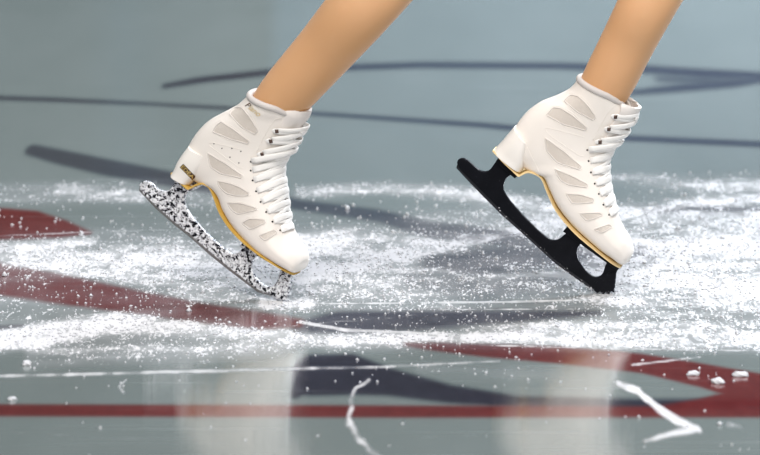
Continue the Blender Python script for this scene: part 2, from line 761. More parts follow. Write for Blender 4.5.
    def slab(s, poly, half, offs=0.0):
        pts = [s.pl(p) for p in poly]
        bm = bmesh.new()
        a = [bm.verts.new(p + s.n * (half + offs)) for p in pts]
        b = [bm.verts.new(p + s.n * (offs - half)) for p in pts]
        tri = tessellate_polygon([[Vector((p[0], -p[1], 0)) for p in poly]])
        for t in tri:
            bm.faces.new([a[i] for i in t])
            bm.faces.new([b[i] for i in reversed(t)])
        m = len(pts)
        for i in range(m):
            bm.faces.new((a[i], a[(i + 1) % m], b[(i + 1) % m], b[i]))
        bmesh.ops.recalc_face_normals(bm, faces=bm.faces)
        bmesh.ops.dissolve_limit(bm, angle_limit=.01, verts=bm.verts, edges=bm.edges)
        return bm

    def build_blade(s):
        sp = s.sp
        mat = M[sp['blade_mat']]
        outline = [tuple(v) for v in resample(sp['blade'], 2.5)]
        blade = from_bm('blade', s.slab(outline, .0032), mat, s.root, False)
        add_bevel(blade, .0009, 2)
        blade['label'] = sp['blade_label']
        run = from_bm('runner', s.slab(sp['runner'], .0021), M[sp['edge_mat']], blade, False)
        add_bevel(run, .0004, 1)
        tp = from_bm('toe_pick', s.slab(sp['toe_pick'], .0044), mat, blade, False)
        add_bevel(tp, .0005, 1)
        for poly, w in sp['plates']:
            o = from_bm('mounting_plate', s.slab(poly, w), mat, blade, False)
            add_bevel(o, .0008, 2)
        # crumbs of snow stuck along the running edge
        bm = bmesh.new()
        for a, b, cnt, r0 in sp['frost_or_glint']:
            for _ in range(cnt):
                t = random.random()
                p = Vector(a).lerp(Vector(b), t) + Vector((random.gauss(0, .7), random.gauss(0, .7)))
                q = s.pl(p) + s.n * random.uniform(-.002, .0045)
                grain(bm, q, r0 * random.uniform(.5, 1.3))
        o = from_bm('clinging_snow', bm, M['snow'], blade, False)
        o['kind'] = 'stuff'
        o['label'] = 'white snow crumbs clinging to the running edge'

    def text(s, txt, place, bvh, parent, name, plate):
        (x0, y0), (x1, y1), hgt = place
        cu = bpy.data.curves.new('lettering_curve', 'FONT')
        cu.body = txt
        if not plate:
            cu.shear = .3
        tmp = bpy.data.objects.new('lettering_tmp', cu)
        COL.objects.link(tmp)
        dg = bpy.context.evaluated_depsgraph_get()
        me = bpy.data.meshes.new_from_object(tmp.evaluated_get(dg))
        bpy.data.objects.remove(tmp)
        bm = bmesh.new()
        bm.from_mesh(me)
        bpy.data.meshes.remove(me)
        bmesh.ops.triangulate(bm, faces=bm.faces)
        xs = [v.co.x for v in bm.verts]
        ys = [v.co.y for v in bm.verts]
        e1 = Vector((x1 - x0, y1 - y0))
        e2 = Vector((e1.y, -e1.x)).normalized() * hgt
        if e2.y > 0:
            e2 = -e2
        x_a, x_b, y_a, y_b = min(xs), max(xs), min(ys), max(ys)
        first = []
        for f in bm.faces:
            c = f.calc_center_median()
            f.material_index = 1 if (not plate and (c.x - x_a) / (x_b - x_a) < .27) else 0
        for v in bm.verts:
            a, b = (v.co.x - x_a) / (x_b - x_a), (v.co.y - y_a) / (y_b - y_a)
            p = Vector((x0, y0)) + e1 * a + e2 * b
            v.co = sum_off(s.cast(p, bvh), .0009 if plate else .0006)
        if plate:
            cs = [(-.06, -.2), (1.06, -.2), (1.06, 1.2), (-.06, 1.2)]
            G = [[bm.verts.new(sum_off(s.cast(Vector((x0, y0)) + e1 * (-.06 + 1.12 * i / 8) + e2 * (-.2 + 1.4 * j / 3), bvh), .0004))
                  for j in range(4)] for i in range(9)]
            for i in range(8):
                for j in range(3):
                    bm.faces.new((G[i][j], G[i + 1][j], G[i + 1][j + 1], G[i][j + 1])).material_index = 1
        for f in bm.faces:
            f.normal_update()
            if f.normal.dot(s.n) < 0:
                f.normal_flip()
        o = from_bm(name, bm, [M['gold_foil'], M['brown_foil']], parent, False)
        o['label'] = 'gold letters on a dark strip' if plate else 'small dark and gold script lettering'


def sum_off(c, k):
    return c[0] + c[1] * k


def grain(bm, q, r, squash=1.0):
    vs = []
    for ax in ((1, 0, 0), (-1, 0, 0), (0, 1, 0), (0, -1, 0), (0, 0, 1), (0, 0, -1)):
        k = r * random.uniform(.65, 1.25)
        vs.append(bm.verts.new(q + Vector((ax[0] * k + random.uniform(-.3, .3) * r, ax[1] * k + random.uniform(-.3, .3) * r, ax[2] * k * squash))))
    for a, b, c in ((0, 2, 4), (2, 1, 4), (1, 3, 4), (3, 0, 4), (2, 0, 5), (1, 2, 5), (3, 1, 5), (0, 3, 5)):
        bm.faces.new((vs[a], vs[b], vs[c]))


# ---- traced specs: stations run from toe to collar as (lower or rear edge, upper or front edge, half width cm, sole flag)
right_foot = dict(
    label='rear white ice skate at the left with a chrome blade with painted speckled reflections and gold heel letters',
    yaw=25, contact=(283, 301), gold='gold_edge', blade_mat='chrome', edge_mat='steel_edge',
    blade_label='chrome blade with painted speckled reflections', collar_from=.5,
    stations=[
        ((301, 269), (303, 263), .5, .8), ((294, 273.5), (305.5, 256), 2.5, .72), ((283, 269), (304, 246), 3.5, .72),
        ((268, 260.5), (299.5, 237), 4.0, .72), ((254, 251.5), (294, 225), 4.2, .72), ((241, 240.5), (289.5, 208), 4.15, .72),
        ((229, 227.5), (287.5, 192), 3.95, .72), ((219.5, 212), (286, 181), 3.7, .72), ((214.5, 199), (284.5, 171), 3.5, .72),
        ((208, 189), (285.5, 163), 3.4, .6), ((196, 182), (288.5, 157), 3.3, 0), ((186, 172), (292.5, 151), 3.3, 0),
        ((184, 160), (296, 144), 3.35, 0), ((188, 147), (299.5, 137), 3.45, 0), ((196.5, 132.5), (303, 130), 3.6, 0),
        ((208.5, 120), (305.5, 124), 3.7, 0), ((222, 112), (306.5, 119), 3.8, 0), ((237, 103.5), (306, 115), 4.1, 0),
        ((250, 91.5), (302, 111.5), 4.35, 0)],
    heel=[((173, 173), (187.5, 185.5), 3.0), ((176, 168), (191, 182), 3.0), ((179, 161), (196, 177), 3.1),
          ((184, 153), (203, 168), 3.2), ((190, 145), (210, 158), 3.1)],
    sole=[(170, 174.5, 1.6), (174, 179, 2.7), (179, 184, 3.0), (183, 187.5, 3.1), (186.5, 190.2, 3.1), (190, 188.5, 3.0),
          (195, 186, 2.8), (202, 185, 2.8), (208.5, 189.5, 2.55), (213, 200, 2.75), (218, 213.5, 3.05), (227, 228, 3.55),
          (238.6, 241, 4.2), (253, 253, 4.25), (267, 262.5, 4.0), (281, 270.5, 3.1), (288, 274, 2.2), (293.5, 275.5, 1.0)],
    tongue=[((283, 216), 1.4, .6), ((279, 196), 1.6, .7), ((277, 180), 1.7, .8), ((277.5, 166), 1.8, .9), ((285, 151), 2.1, 1.0),
            ((292.5, 138), 2.4, 1.3), ((299, 127), 2.7, 1.8), ((306, 118), 3.0, 2.2), ((308.5, 110.5), 3.0, 2.6)],
    vents=[
        [(230, 114), (236, 108.3), (242, 108.5), (249, 118), (257, 130), (254.5, 133.5), (243, 127)],
        [(213.8, 132), (217, 126), (222, 122.5), (232, 129.5), (248.5, 141), (247, 143.5), (232, 138.5)],
        [(208.5, 154), (213, 156.5), (241.5, 175), (240.5, 177.6), (221, 172.5), (211.5, 167)],
        [(218, 181.5), (226, 183), (240, 188), (248.5, 193), (247, 195), (237, 195), (227, 192.5), (221, 187.5)],
        [(228, 203.3), (240, 204), (255, 207.8), (256, 209.5), (247, 211.5), (238, 213), (233, 210)],
        [(243, 223.3), (249.3, 219.6), (263.8, 220), (264.5, 222.6), (250.5, 228.3)],
        [(260, 235.8), (273.7, 230.5), (275.7, 233), (265.5, 239.7)]],
    eyelets=[(250.7, 161.7), (250.7, 170.6), (252.6, 180.4), (256, 191.3), (260.6, 201.9), (266.2, 212), (272.4, 221.7), (280, 230.3)],
    hooks=[(262, 153.5), (270.5, 140), (276.5, 130)],
    dots=[(214, 143.7), (222, 148.4), (231.9, 148.4), (240.9, 151.3), (230, 157.2), (238.9, 162.9)],
    seams=[[(243, 150), (210, 142), (208.5, 145), (240, 168), (244, 168)],
           [(281, 118), (275, 119), (270, 126), (262, 141), (257, 152)]],
    heel_text=((181, 167.5), (192, 178.8), 3.6), logo_text=((245, 106), (258.5, 117), 5.4),
    blade=[(138.6, 187), (139.5, 183), (143.5, 180.3), (149, 180.5), (154, 185), (160, 190.5), (168, 191.5), (172.5, 188), (176, 181), (184, 172), (197, 182),
           (189, 190), (185, 196), (184.3, 203), (190, 214), (201, 227), (215.7, 241.4), (228.6, 251.6), (234, 254.5), (239, 253), (243.5, 247.5), (250, 240), (263, 250),
           (256, 257), (252, 262), (251.6, 269), (257, 279.5), (266, 286.3), (273, 287.3), (277.5, 283), (279.5, 275), (281, 268), (293, 271), (290.5, 278), (290.8, 285),
           (289, 294), (288, 299), (280, 300), (271, 294), (258.6, 289.4), (244, 278), (227, 265), (210, 251), (193, 236), (173, 220), (155.7, 204.5), (141.4, 190.5)],
    runner=[(140.5, 187), (155.7, 202), (173, 218), (193, 234), (210, 249), (227, 263), (244, 276), (258.6, 287.4), (272, 293), (273, 296.2), (258, 292),
            (243.5, 281), (226.5, 268), (209.5, 254.2), (192.5, 239), (172.5, 223), (155, 207.3), (139.5, 190.5)],
    toe_pick=[(281, 282), (287, 279), (291, 282), (291.2, 286), (289.6, 287.5), (290.8, 290), (289, 292), (289.8, 295), (287.8, 296.5), (288.3, 300.2),
              (284.6, 298.6), (283, 301.2), (280.4, 298.4), (277.6, 300), (276, 296), (272.5, 296.3), (270, 290)],
    plates=[([(178, 180), (182, 173), (199, 186), (194, 190)], .013), ([(243, 245), (248, 238), (292, 266), (289, 270)], .012)],
    frost_or_glint=[((142, 191), (272, 296), 90, .0011), ((272, 296), (290, 300), 40, .0012)],
)
left_foot = dict(
    label='front white ice skate at the right with a steel blade painted dark as its reflection',
    yaw=11, contact=(608, 294), gold='gold_edge_pale', blade_mat='dark_reflect_steel', edge_mat='dark_edge',
    blade_label='steel blade with painted dark reflection', collar_from=.6,
    stations=[
        ((629, 262), (631, 257), .5, .8), ((621, 265.5), (634.5, 250), 2.5, .72), ((611, 259.5), (631.5, 238), 3.5, .72),
        ((599, 251.5), (625.5, 228), 4.0, .72), ((585, 240), (619, 214), 4.2, .72), ((571, 227), (614.5, 200), 4.15, .72),
        ((557, 209.5), (611, 187), 3.95, .72), ((548, 192), (609.5, 176), 3.7, .72), ((542, 179), (609, 166), 3.5, .72),
        ((534, 174), (610, 158), 3.4, .5), ((522, 166), (612.5, 152), 3.3, 0), ((513, 154), (616, 145.5), 3.3, 0),
        ((510.5, 141), (621, 137.5), 3.35, 0), ((515, 127.5), (627, 129.5), 3.45, 0), ((526, 112.5), (632, 121.5), 3.6, 0),
        ((540, 102), (634, 114.5), 3.7, 0), ((556, 95.5), (633, 108), 3.8, 0), ((570, 88), (629.5, 103), 3.9, 0),
        ((578.5, 78), (625, 99), 4.0, 0)],
    heel=[((494, 150), (520, 173.5), 3.0), ((498, 145.5), (523, 169), 3.0), ((502.5, 140.5), (524, 164), 3.1),
          ((508, 134), (526, 155), 3.15), ((514, 127), (528, 145), 3.05)],
    sole=[(492, 151.5, 1.6), (496, 156, 2.7), (503, 163.7, 3.0), (511, 171, 3.1), (517.5, 177, 3.1), (521, 176, 3.0),
          (527, 173.5, 2.8), (534, 175, 2.8), (541, 180, 2.55), (546, 192, 2.75), (554, 209.5, 3.15), (564, 223.3, 3.65),
          (576.6, 236.7, 4.25), (592.5, 250, 4.2), (608, 262, 3.4), (615, 266.5, 2.4), (620, 268.5, 1.0)],
    tongue=[((608, 208), 1.4, .6), ((604.5, 190), 1.6, .7), ((602.5, 178), 1.7, .8), ((602.5, 164), 1.8, .9), ((608, 149), 2.1, 1.0),
            ((616, 137), 2.4, 1.3), ((625, 126), 2.7, 1.8), ((635, 116), 3.0, 2.2), ((640, 107), 3.0, 2.6)],
    vents=[
        [(564.8, 101), (571.4, 95.6), (578, 97), (588, 107), (595, 116.7), (592.5, 119.4), (578, 111)],
        [(547.6, 115.4), (554, 108), (561, 109), (575, 118.5), (586, 127.3), (584.6, 130), (563.5, 123.3)],
        [(545.5, 139), (550, 141.5), (580.6, 166), (578, 168.7), (558, 161.6), (547.6, 151)],
        [(555.5, 169.5), (566, 174), (587, 184), (585.5, 187), (570, 184), (562, 180.5), (558, 175)],
        [(566.8, 194), (580, 195.5), (592.5, 198.7), (592, 202), (573, 202.7)],
        [(580.6, 213.7), (599, 213.3), (601.7, 215.2), (587.5, 219.9)],
        [(595, 229.4), (608.3, 224.9), (611, 227), (602, 232)]],
    eyelets=[(587.3, 150), (588.6, 161), (590.9, 172.4), (594.7, 183.6), (598.7, 194), (603.3, 204.8), (608.9, 214.8)],
    hooks=[(599, 141), (607.8, 128), (614.4, 115.8)],
    seams=[[(584, 137), (546, 127), (545, 130), (552, 137), (580, 156), (584, 156)],
           [(622, 103), (615, 105), (608, 113), (599, 128), (593, 140)],
           [(527, 147), (531, 156), (537, 167), (541, 178)]],
    blade=[(456, 162), (457.5, 158.3), (461.5, 156.6), (466, 157.8), (472.4, 164), (479, 170), (485, 172), (490, 170.5), (494, 164), (501, 155), (519, 171),
           (508, 176), (503.5, 183), (503.2, 190), (508.5, 198.5), (521, 213), (537, 229), (548, 238), (553, 240.5), (559, 239.5), (565, 234), (572, 227), (588, 238),
           (580, 243.5), (576.3, 250), (577.8, 259), (584.6, 269.7), (593, 276.5), (598, 277.5), (602, 275.5), (604.3, 270), (605.5, 264), (609, 259), (622, 265),
           (616.5, 271), (615.7, 279), (615, 290), (607, 291), (600, 291), (594, 289), (587, 282.5), (571, 271.5), (555.5, 260), (539.7, 245.5), (521, 228.5), (502.8, 212), (487, 196), (472, 181), (459, 168)],
    runner=[(457, 165), (472, 178.5), (487, 194), (502.8, 210), (521, 226.5), (539.7, 243.5), (555.5, 258), (571, 269.5), (587, 280.5), (594, 287), (593.5, 291),
            (586, 285), (570.5, 274.3), (555, 262.8), (539, 248.3), (520.5, 231.3), (502, 215), (486, 199), (471, 183.5), (456.5, 168)],
    toe_pick=[(603, 276), (611, 271), (616, 273), (616.2, 278), (614.6, 279.5), (616, 282), (614.4, 284), (615.4, 287), (614, 288.5), (615, 292.3),
              (611.5, 290.6), (609.5, 293.6), (606.5, 290.8), (603.5, 293.8), (600.5, 290.8), (597.5, 292.6), (594, 289.5), (596, 283)],
    plates=[([(497, 160), (502, 153), (521, 173), (516, 177)], .013), ([(564, 230), (569, 225), (620, 264), (617, 268)], .012)],
    frost_or_glint=[((470, 185), (594, 291), 60, .0009), ((555, 264), (594, 291), 60, .0012), ((594, 291), (615, 293), 40, .0014)],
)
SK = []
for spec in (right_foot, left_foot):
    k = Skate(spec)
    k.build()
    SK.append(k)


# ------------------------------------------------------------------ the skater's legs (one continuous surface)
def build_person():
    A, Bk = SK
    bm = bmesh.new()
    hip_mid = on_plane(596, -430, Vector((0, .02, 0)), Vector((0, 1, 0)))

    def leg(sk, pts, hip_off):
        # traced centre line in the boot's plane near the ankle, then knee and hip swung under the pelvis
        P, R = [], []
        for (px, py), r, mode in pts:
            if mode == 'plane':
                P.append(sk.pl((px, py)))
            else:
                P.append(on_plane(px, py, Vector((0, mode, 0)), Vector((0, 1, 0))))
            R.append(r)
        P.append(hip_mid + Vector((0, hip_off, 0)))
        R.append(.085)
        N = (len(P) - 1) * 8
        tube_bm(bm, [cat(P, i / 8) for i in range(N + 1)], [cat(R, i / 8) for i in range(N + 1)], 24)

    leg(A, [((255, 195), .016, 'plane'), ((243, 165), .020, 'plane'), ((256, 130), .028, 'plane'), ((281.5, 99), .0395, 'plane'), ((325, 50), .0445, 'plane'), ((369, -2), .0500, 'plane'),
            ((425, -70), .0545, .0), ((482, -137), .050, -.03), ((520, -200), .056, -.05), ((565, -310), .074, -.06)], -.08)
    leg(Bk, [((579, 190), .016, 'plane'), ((566, 158), .020, 'plane'), ((583, 120), .029, 'plane'), ((605.5, 86), .0392, 'plane'), ((627, 44), .0408, 'plane'), ((650, -1), .0438, 'plane'),
             ((693, -85), .054, .10), ((738, -172), .050, .11), ((715, -230), .056, .11), ((660, -330), .074, .10)], .08)
    # pelvis
    r = bmesh.ops.create_uvsphere(bm, u_segments=32, v_segments=20, radius=1)
    for v in r['verts']:
        v.co = hip_mid + Vector((v.co.x * .105, v.co.y * .165, v.co.z * .13 + .04))
    bmesh.ops.recalc_face_normals(bm, faces=bm.faces)
    o = from_bm('person', bm, M['skin'])
    rm = o.modifiers.new('remesh', 'REMESH')
    rm.mode, rm.voxel_size = 'VOXEL', .006
    rm.use_smooth_shade = True
    sm = o.modifiers.new('smooth', 'SMOOTH')
    sm.factor, sm.iterations = .5, 8
    dg = bpy.context.evaluated_depsgraph_get()
    me = bpy.data.meshes.new_from_object(o.evaluated_get(dg))
    o.modifiers.clear()
    o.data = me
    base = A.C.copy()
    base.z = 0
    me.transform(Matrix.Translation(-base))
    o.location = base
    o['label'] = 'person stepping to the right on bent tan legs, wearing white ice skates'
    o['category'] = 'person'


build_person()


# ------------------------------------------------------------------ the ice
SQ = math.sin(ELEV + .018)


def q_of(x, y):
    """ground metres -> evenly scaled units with depth foreshortened (1 unit ~ 1.5 mm across)"""
    return x * PXM, y * PXM * SQ


def gq(px, py):
    g = ground(px, py)
    return q_of(g.x, g.y)


def stripe(X, Y, pts, soft):
    """pts: (px, py, half width) ; signed coverage 0..1"""
    best = np.full(X.shape, -1e9)
    P = [(*gq(a, b), w) for a, b, w in pts]
    for (x0, y0, w0), (x1, y1, w1) in zip(P[:-1], P[1:]):
        dx, dy = x1 - x0, y1 - y0
        t = np.clip(((X - x0) * dx + (Y - y0) * dy) / (dx * dx + dy * dy + 1e-9), 0, 1)
        dist = np.hypot(X - x0 - t * dx, Y - y0 - t * dy)
        best = np.maximum(best, (w0 + (w1 - w0) * t) - dist)
    v = np.clip(best / soft * .5 + .5, 0, 1)
    return v * v * (3 - 2 * v)


def vnoise(X, Y, sx, sy, seed):
    r = np.random.default_rng(seed)
    T = r.random((256, 256))
    x, y = X / sx + 1000, Y / sy + 1000
    xi, yi = np.floor(x).astype(int), np.floor(y).astype(int)
    fx, fy = x - xi, y - yi
    fx, fy = fx * fx * (3 - 2 * fx), fy * fy * (3 - 2 * fy)
    g = lambda a, b: T[a % 256, b % 256]
    return (g(xi, yi) * (1 - fx) + g(xi + 1, yi) * fx) * (1 - fy) + (g(xi, yi + 1) * (1 - fx) + g(xi + 1, yi + 1) * fx) * fy


RED = [
    ([(-60, 222, 20), (0, 224, 19), (30, 225, 17), (60, 229, 11), (90, 233, 2)], 3),
    ([(-60, 268, 16), (0, 279, 16), (60, 289, 15), (130, 301, 12), (200, 313, 10), (260, 321, 9), (300, 323, 4)], 3),
    ([(405, 344, 2), (430, 346, 4), (480, 350, 6), (560, 355, 8), (640, 363, 9), (700, 375, 11), (760, 390, 15), (820, 402, 18)], 2),
    ([(-60, 410, 5), (400, 411.5, 5), (600, 412, 4.5), (840, 412, 4.5)], 2),
    ([(640, 412, 2), (700, 405, 5), (760, 396, 10), (840, 392, 14)], 2),
]
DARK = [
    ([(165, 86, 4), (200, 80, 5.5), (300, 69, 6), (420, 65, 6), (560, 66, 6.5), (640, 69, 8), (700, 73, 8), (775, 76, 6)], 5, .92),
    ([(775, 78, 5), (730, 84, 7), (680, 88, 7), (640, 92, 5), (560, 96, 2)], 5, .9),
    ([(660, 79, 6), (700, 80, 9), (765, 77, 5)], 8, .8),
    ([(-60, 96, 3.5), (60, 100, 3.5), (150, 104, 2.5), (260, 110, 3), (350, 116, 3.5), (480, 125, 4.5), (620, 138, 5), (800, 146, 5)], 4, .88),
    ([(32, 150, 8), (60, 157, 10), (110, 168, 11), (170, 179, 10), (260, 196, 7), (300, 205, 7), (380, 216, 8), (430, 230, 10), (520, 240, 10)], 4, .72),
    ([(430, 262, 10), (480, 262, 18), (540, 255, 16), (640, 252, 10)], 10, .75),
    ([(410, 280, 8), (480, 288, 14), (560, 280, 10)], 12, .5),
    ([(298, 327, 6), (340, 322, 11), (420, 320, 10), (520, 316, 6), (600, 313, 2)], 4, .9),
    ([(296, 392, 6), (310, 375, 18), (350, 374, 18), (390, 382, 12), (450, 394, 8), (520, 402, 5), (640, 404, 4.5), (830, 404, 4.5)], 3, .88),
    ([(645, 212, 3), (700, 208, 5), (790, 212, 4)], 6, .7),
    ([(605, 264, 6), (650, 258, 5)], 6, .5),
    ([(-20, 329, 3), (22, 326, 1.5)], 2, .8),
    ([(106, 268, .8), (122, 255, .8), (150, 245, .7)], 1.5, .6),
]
SNOW = [
    ([(-80, 275, 30), (200, 270, 40), (400, 272, 45), (850, 260, 50)], 40, .50),
    ([(-80, 330, 10), (300, 335, 8), (850, 330, 14)], 18, .40),
    ([(-60, 196, 8), (140, 192, 10), (260, 203, 8)], 16, .40),
    ([(60, 190, 5), (140, 197, 5)], 8, .35),
    ([(300, 192, 5), (380, 188, 5), (460, 193, 8), (560, 208, 8)], 10, .62),
    ([(610, 178, 4), (700, 184, 8), (800, 184, 12)], 12, .55),
    ([(300, 270, 6), (400, 256, 8), (500, 234, 6), (620, 212, 6), (800, 192, 8)], 10, .5),
    ([(280, 240, 4), (350, 238, 10), (430, 246, 6)], 12, .55),
    ([(-60, 262, 7), (80, 262, 10), (170, 262, 16), (320, 262, 18)], 16, .55),
    ([(-60, 250, 6), (60, 246, 6), (90, 242, 4)], 8, .55),
    ([(-60, 350, 10), (60, 332, 11), (120, 319, 8), (190, 306, 4)], 6, .6),
    ([(40, 330, 5), (180, 326, 7), (300, 338, 5), (420, 338, 4)], 8, .5),
    ([(30, 350, 3), (200, 350, 4), (330, 341, 3)], 6, .45),
    ([(600, 252, 14), (820, 240, 20)], 24, .75),
    ([(420, 225, 10), (600, 215, 12), (820, 215, 25)], 24, .4),
    ([(620, 285, 12), (820, 290, 22)], 20, .55),
    ([(330, 345, 2), (430, 338, 5), (560, 336, 9), (820, 335, 12)], 8, .65),
    ([(30, 362, 5), (150, 357, 7), (280, 352, 4)], 8, .25),
    ([(420, 370, 3), (560, 374, 4)], 8, .15),
    ([(262, 304, 3), (284, 303, 4), (310, 304, 3)], 6, .9),
    ([(585, 297, 3), (612, 297, 6), (640, 298, 3)], 6, .9),
]
SCRATCH = [
    ([(-40, 377, 1.4), (130, 373, 1.6), (280, 369, 1.6), (380, 367, 1.2), (500, 361, .8)], 2, .6),
    ([(369, 380, 1.6), (357, 387, 1.8), (352, 400, 2), (350, 424, 2), (361, 440, 2), (377, 455, 2), (390, 468, 2)], 3, .6),
    ([(617, 383, 2.5), (640, 392, 3.5), (656, 408, 3.5), (676, 420, 4.5), (697, 429, 3.5)], 3, .9),
    ([(697, 429, 3), (670, 434, 2), (645, 441, 1)], 3, .75),
    ([(728, 424, 2), (740, 427, 1)], 4, .6),
    ([(300, 322, 1.6), (345, 330, 2), (420, 333, 1.2), (530, 336, 1)], 1.8, .72),
    ([(290, 304, 1), (500, 302, 1.1), (800, 295, 1)], 1.5, .72),
    ([(480, 345, 1), (640, 349, 1), (800, 351, 1)], 1.5, .6),
    ([(380, 310, .8), (560, 309, .9), (800, 306, .8)], 1.5, .6),
    ([(632, 365, 1), (700, 357, .8)], 1.5, .7),
    ([(126, 380, 1), (119, 386, 1.2), (124, 393, .8)], 2, .55),
    ([(300, 283, 1), (420, 255, 2), (520, 234, 1)], 3, .7),
    ([(150, 345, .8), (300, 325, .8), (420, 315, .6)], 1.6, .5),
    ([(-30, 237, .9), (90, 232, .9), (190, 229, .6)], 1.5, .55),
    ([(0, 432, .7), (160, 440, .7)], 1.5, .25), ([(420, 437, .7), (600, 430, .7)], 1.5, .25),
]


def fields(X, Y):
    red = np.zeros_like(X)
    for p, sft in RED:
        red = np.maximum(red, stripe(X, Y, p, sft))
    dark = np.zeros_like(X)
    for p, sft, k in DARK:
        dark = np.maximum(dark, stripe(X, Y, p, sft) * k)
    snow = np.zeros_like(X)
    for p, sft, k in SNOW:
        snow = 1 - (1 - snow) * (1 - stripe(X, Y, p, sft) * k)
    st = vnoise(X, Y, 60, 5, 1) * .5 + vnoise(X, Y, 18, 4, 2) * .3 + vnoise(X, Y, 150, 12, 3) * .2
    snow = np.clip(snow * (.3 + 1.4 * st), 0, 1)
    snow = snow * (1 - .5 * np.clip(dark * (Y > -60), 0, 1)) * (1 - .55 * red)
    sc = np.zeros_like(X)
    br = vnoise(X, Y, 9, 5, 5)
    XJ = X + (vnoise(X, Y, 11, 7, 21) - .5) * 5
    YJ = Y + (vnoise(X, Y, 11, 7, 22) - .5) * 2
    for p, sft, k in SCRATCH:
        curvy = max(abs(a[1] - b[1]) for a, b in zip(p[:-1], p[1:])) > 8
        sc = np.maximum(sc, stripe(XJ if curvy else X, YJ if curvy else Y, p, sft) * k * (.55 + .6 * br))
    return red, dark, snow, np.clip(sc, 0, 1)


def build_floor():
    x_in = np.arange(-.98, .981, .0024)
    y_in = np.concatenate([np.arange(-1.35, 1.6, .0095), np.arange(1.6, 3.6, .015)])
    xs = np.concatenate([[-9, -4, -2, -1.2], x_in, [1.2, 2, 4, 9]])
    ys = np.concatenate([[-9, -6, -3, -1.8], y_in, [4.2, 5, 6.05]])
    nx, ny = len(xs), len(ys)
    X, Y = np.meshgrid(xs, ys)
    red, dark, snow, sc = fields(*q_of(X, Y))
    co = np.zeros((ny * nx, 3), np.float32)
    co[:, 0], co[:, 1] = X.ravel(), Y.ravel()
    idx = np.arange(ny * nx).reshape(ny, nx)
    quads = np.stack([idx[:-1, :-1], idx[:-1, 1:], idx[1:, 1:], idx[1:, :-1]], -1).reshape(-1, 4)
    me = bpy.data.meshes.new('floor')
    me.vertices.add(len(co))
    me.vertices.foreach_set('co', co.ravel())
    me.loops.add(quads.size)
    me.loops.foreach_set('vertex_index', quads.ravel().astype(np.int32))
    me.polygons.add(len(quads))
    me.polygons.foreach_set('loop_start', np.arange(0, quads.size, 4, dtype=np.int32))
    me.polygons.foreach_set('loop_total', np.full(len(quads), 4, np.int32))
    me.update(calc_edges=True)
    at = me.color_attributes.new('paint', 'FLOAT_COLOR', 'POINT')
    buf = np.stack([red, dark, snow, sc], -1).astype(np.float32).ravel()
    at.data.foreach_set('color', buf)
    o = bpy.data.objects.new('floor', me)
    COL.objects.link(o)
    o['kind'] = 'structure'
    # material
    m, nt, b = new_mat('skating ice')
    L = nt.links.new
    a = nd(nt, 'ShaderNodeAttribute', attribute_name='paint')
    sep = nt.nodes.new('ShaderNodeSeparateColor')
    L(a.outputs['Color'], sep.inputs[0])
    R_, D_, S_, K_ = sep.outputs[0], sep.outputs[1], sep.outputs[2], a.outputs['Alpha']
    v1 = coords(nt, (1, .3, 1))
    v0 = coords(nt, (1, 1, 1))
    cloud = noise(nt, v1, 5, 4)
    base = mix_c(nt, cloud, (.130, .154, .149), (.184, .212, .209))
    blotch = noise(nt, v1, 60, 4, .7)
    redc = mix_c(nt, blotch, (.075, .009, .010), (.15, .022, .020))
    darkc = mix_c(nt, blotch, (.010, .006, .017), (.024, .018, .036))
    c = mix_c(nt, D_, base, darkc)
    c = mix_c(nt, math_n(nt, 'MULTIPLY', R_, .92), c, redc)
    # fine scraped snow: grain threshold driven by the coverage field
    g = math_n(nt, 'ADD', math_n(nt, 'MULTIPLY', noise(nt, coords(nt, (1, .28, 1)), 190, 3, .8), .66),
               math_n(nt, 'MULTIPLY', noise(nt, coords(nt, (.6, .22, 1)), 70, 3, .6), .34))
    thr = math_n(nt, 'SUBTRACT', g, math_n(nt, 'SUBTRACT', .65, math_n(nt, 'MULTIPLY', S_, .27)))
    grains = math_n(nt, 'MULTIPLY', ramp(nt, thr, -.02, .05), ramp(nt, S_, .02, .12))
    veil = math_n(nt, 'MULTIPLY', S_, .66)
    cover = math_n(nt, 'MAXIMUM', grains, veil)
    scr = ramp(nt, math_n(nt, 'ADD', K_, math_n(nt, 'MULTIPLY', math_n(nt, 'SUBTRACT', g, .5), K_)), .08, .75)
    cover = math_n(nt, 'MAXIMUM', cover, math_n(nt, 'MULTIPLY', scr, .9), True)
    # hair-fine old skate marks
    w = nd(nt, 'ShaderNodeTexNoise', Scale=3.0, Detail=2.0)
    L(coords(nt, (.5, 26, 1)), w.inputs['Vector'])
    c = mix_c(nt, math_n(nt, 'MULTIPLY', ramp(nt, w.outputs['Fac'], .6, .8), .14), c, (.6, .63, .65))
    c = mix_c(nt, cover, c, mix_c(nt, g, (.33, .335, .365), (.50, .505, .535)))
    L(c, b.inputs['Base Color'])
    b.inputs['IOR'].default_value = 3.0
    b.inputs['Anisotropic'].default_value = .92
    tg = nd(nt, 'ShaderNodeCombineXYZ', Y=1.0)
    L(tg.outputs[0], b.inputs['Tangent'])
    b.inputs['Specular IOR Level'].default_value = .5
    ro = math_n(nt, 'ADD', math_n(nt, 'ADD', .078, math_n(nt, 'MULTIPLY', noise(nt, v1, 30, 3), .04)), math_n(nt, 'MULTIPLY', cover, .6), True)
    L(ro, b.inputs['Roughness'])
    bump(nt, b, cover, .3, .0012)
    me.materials.append(m)
    return o


build_floor()


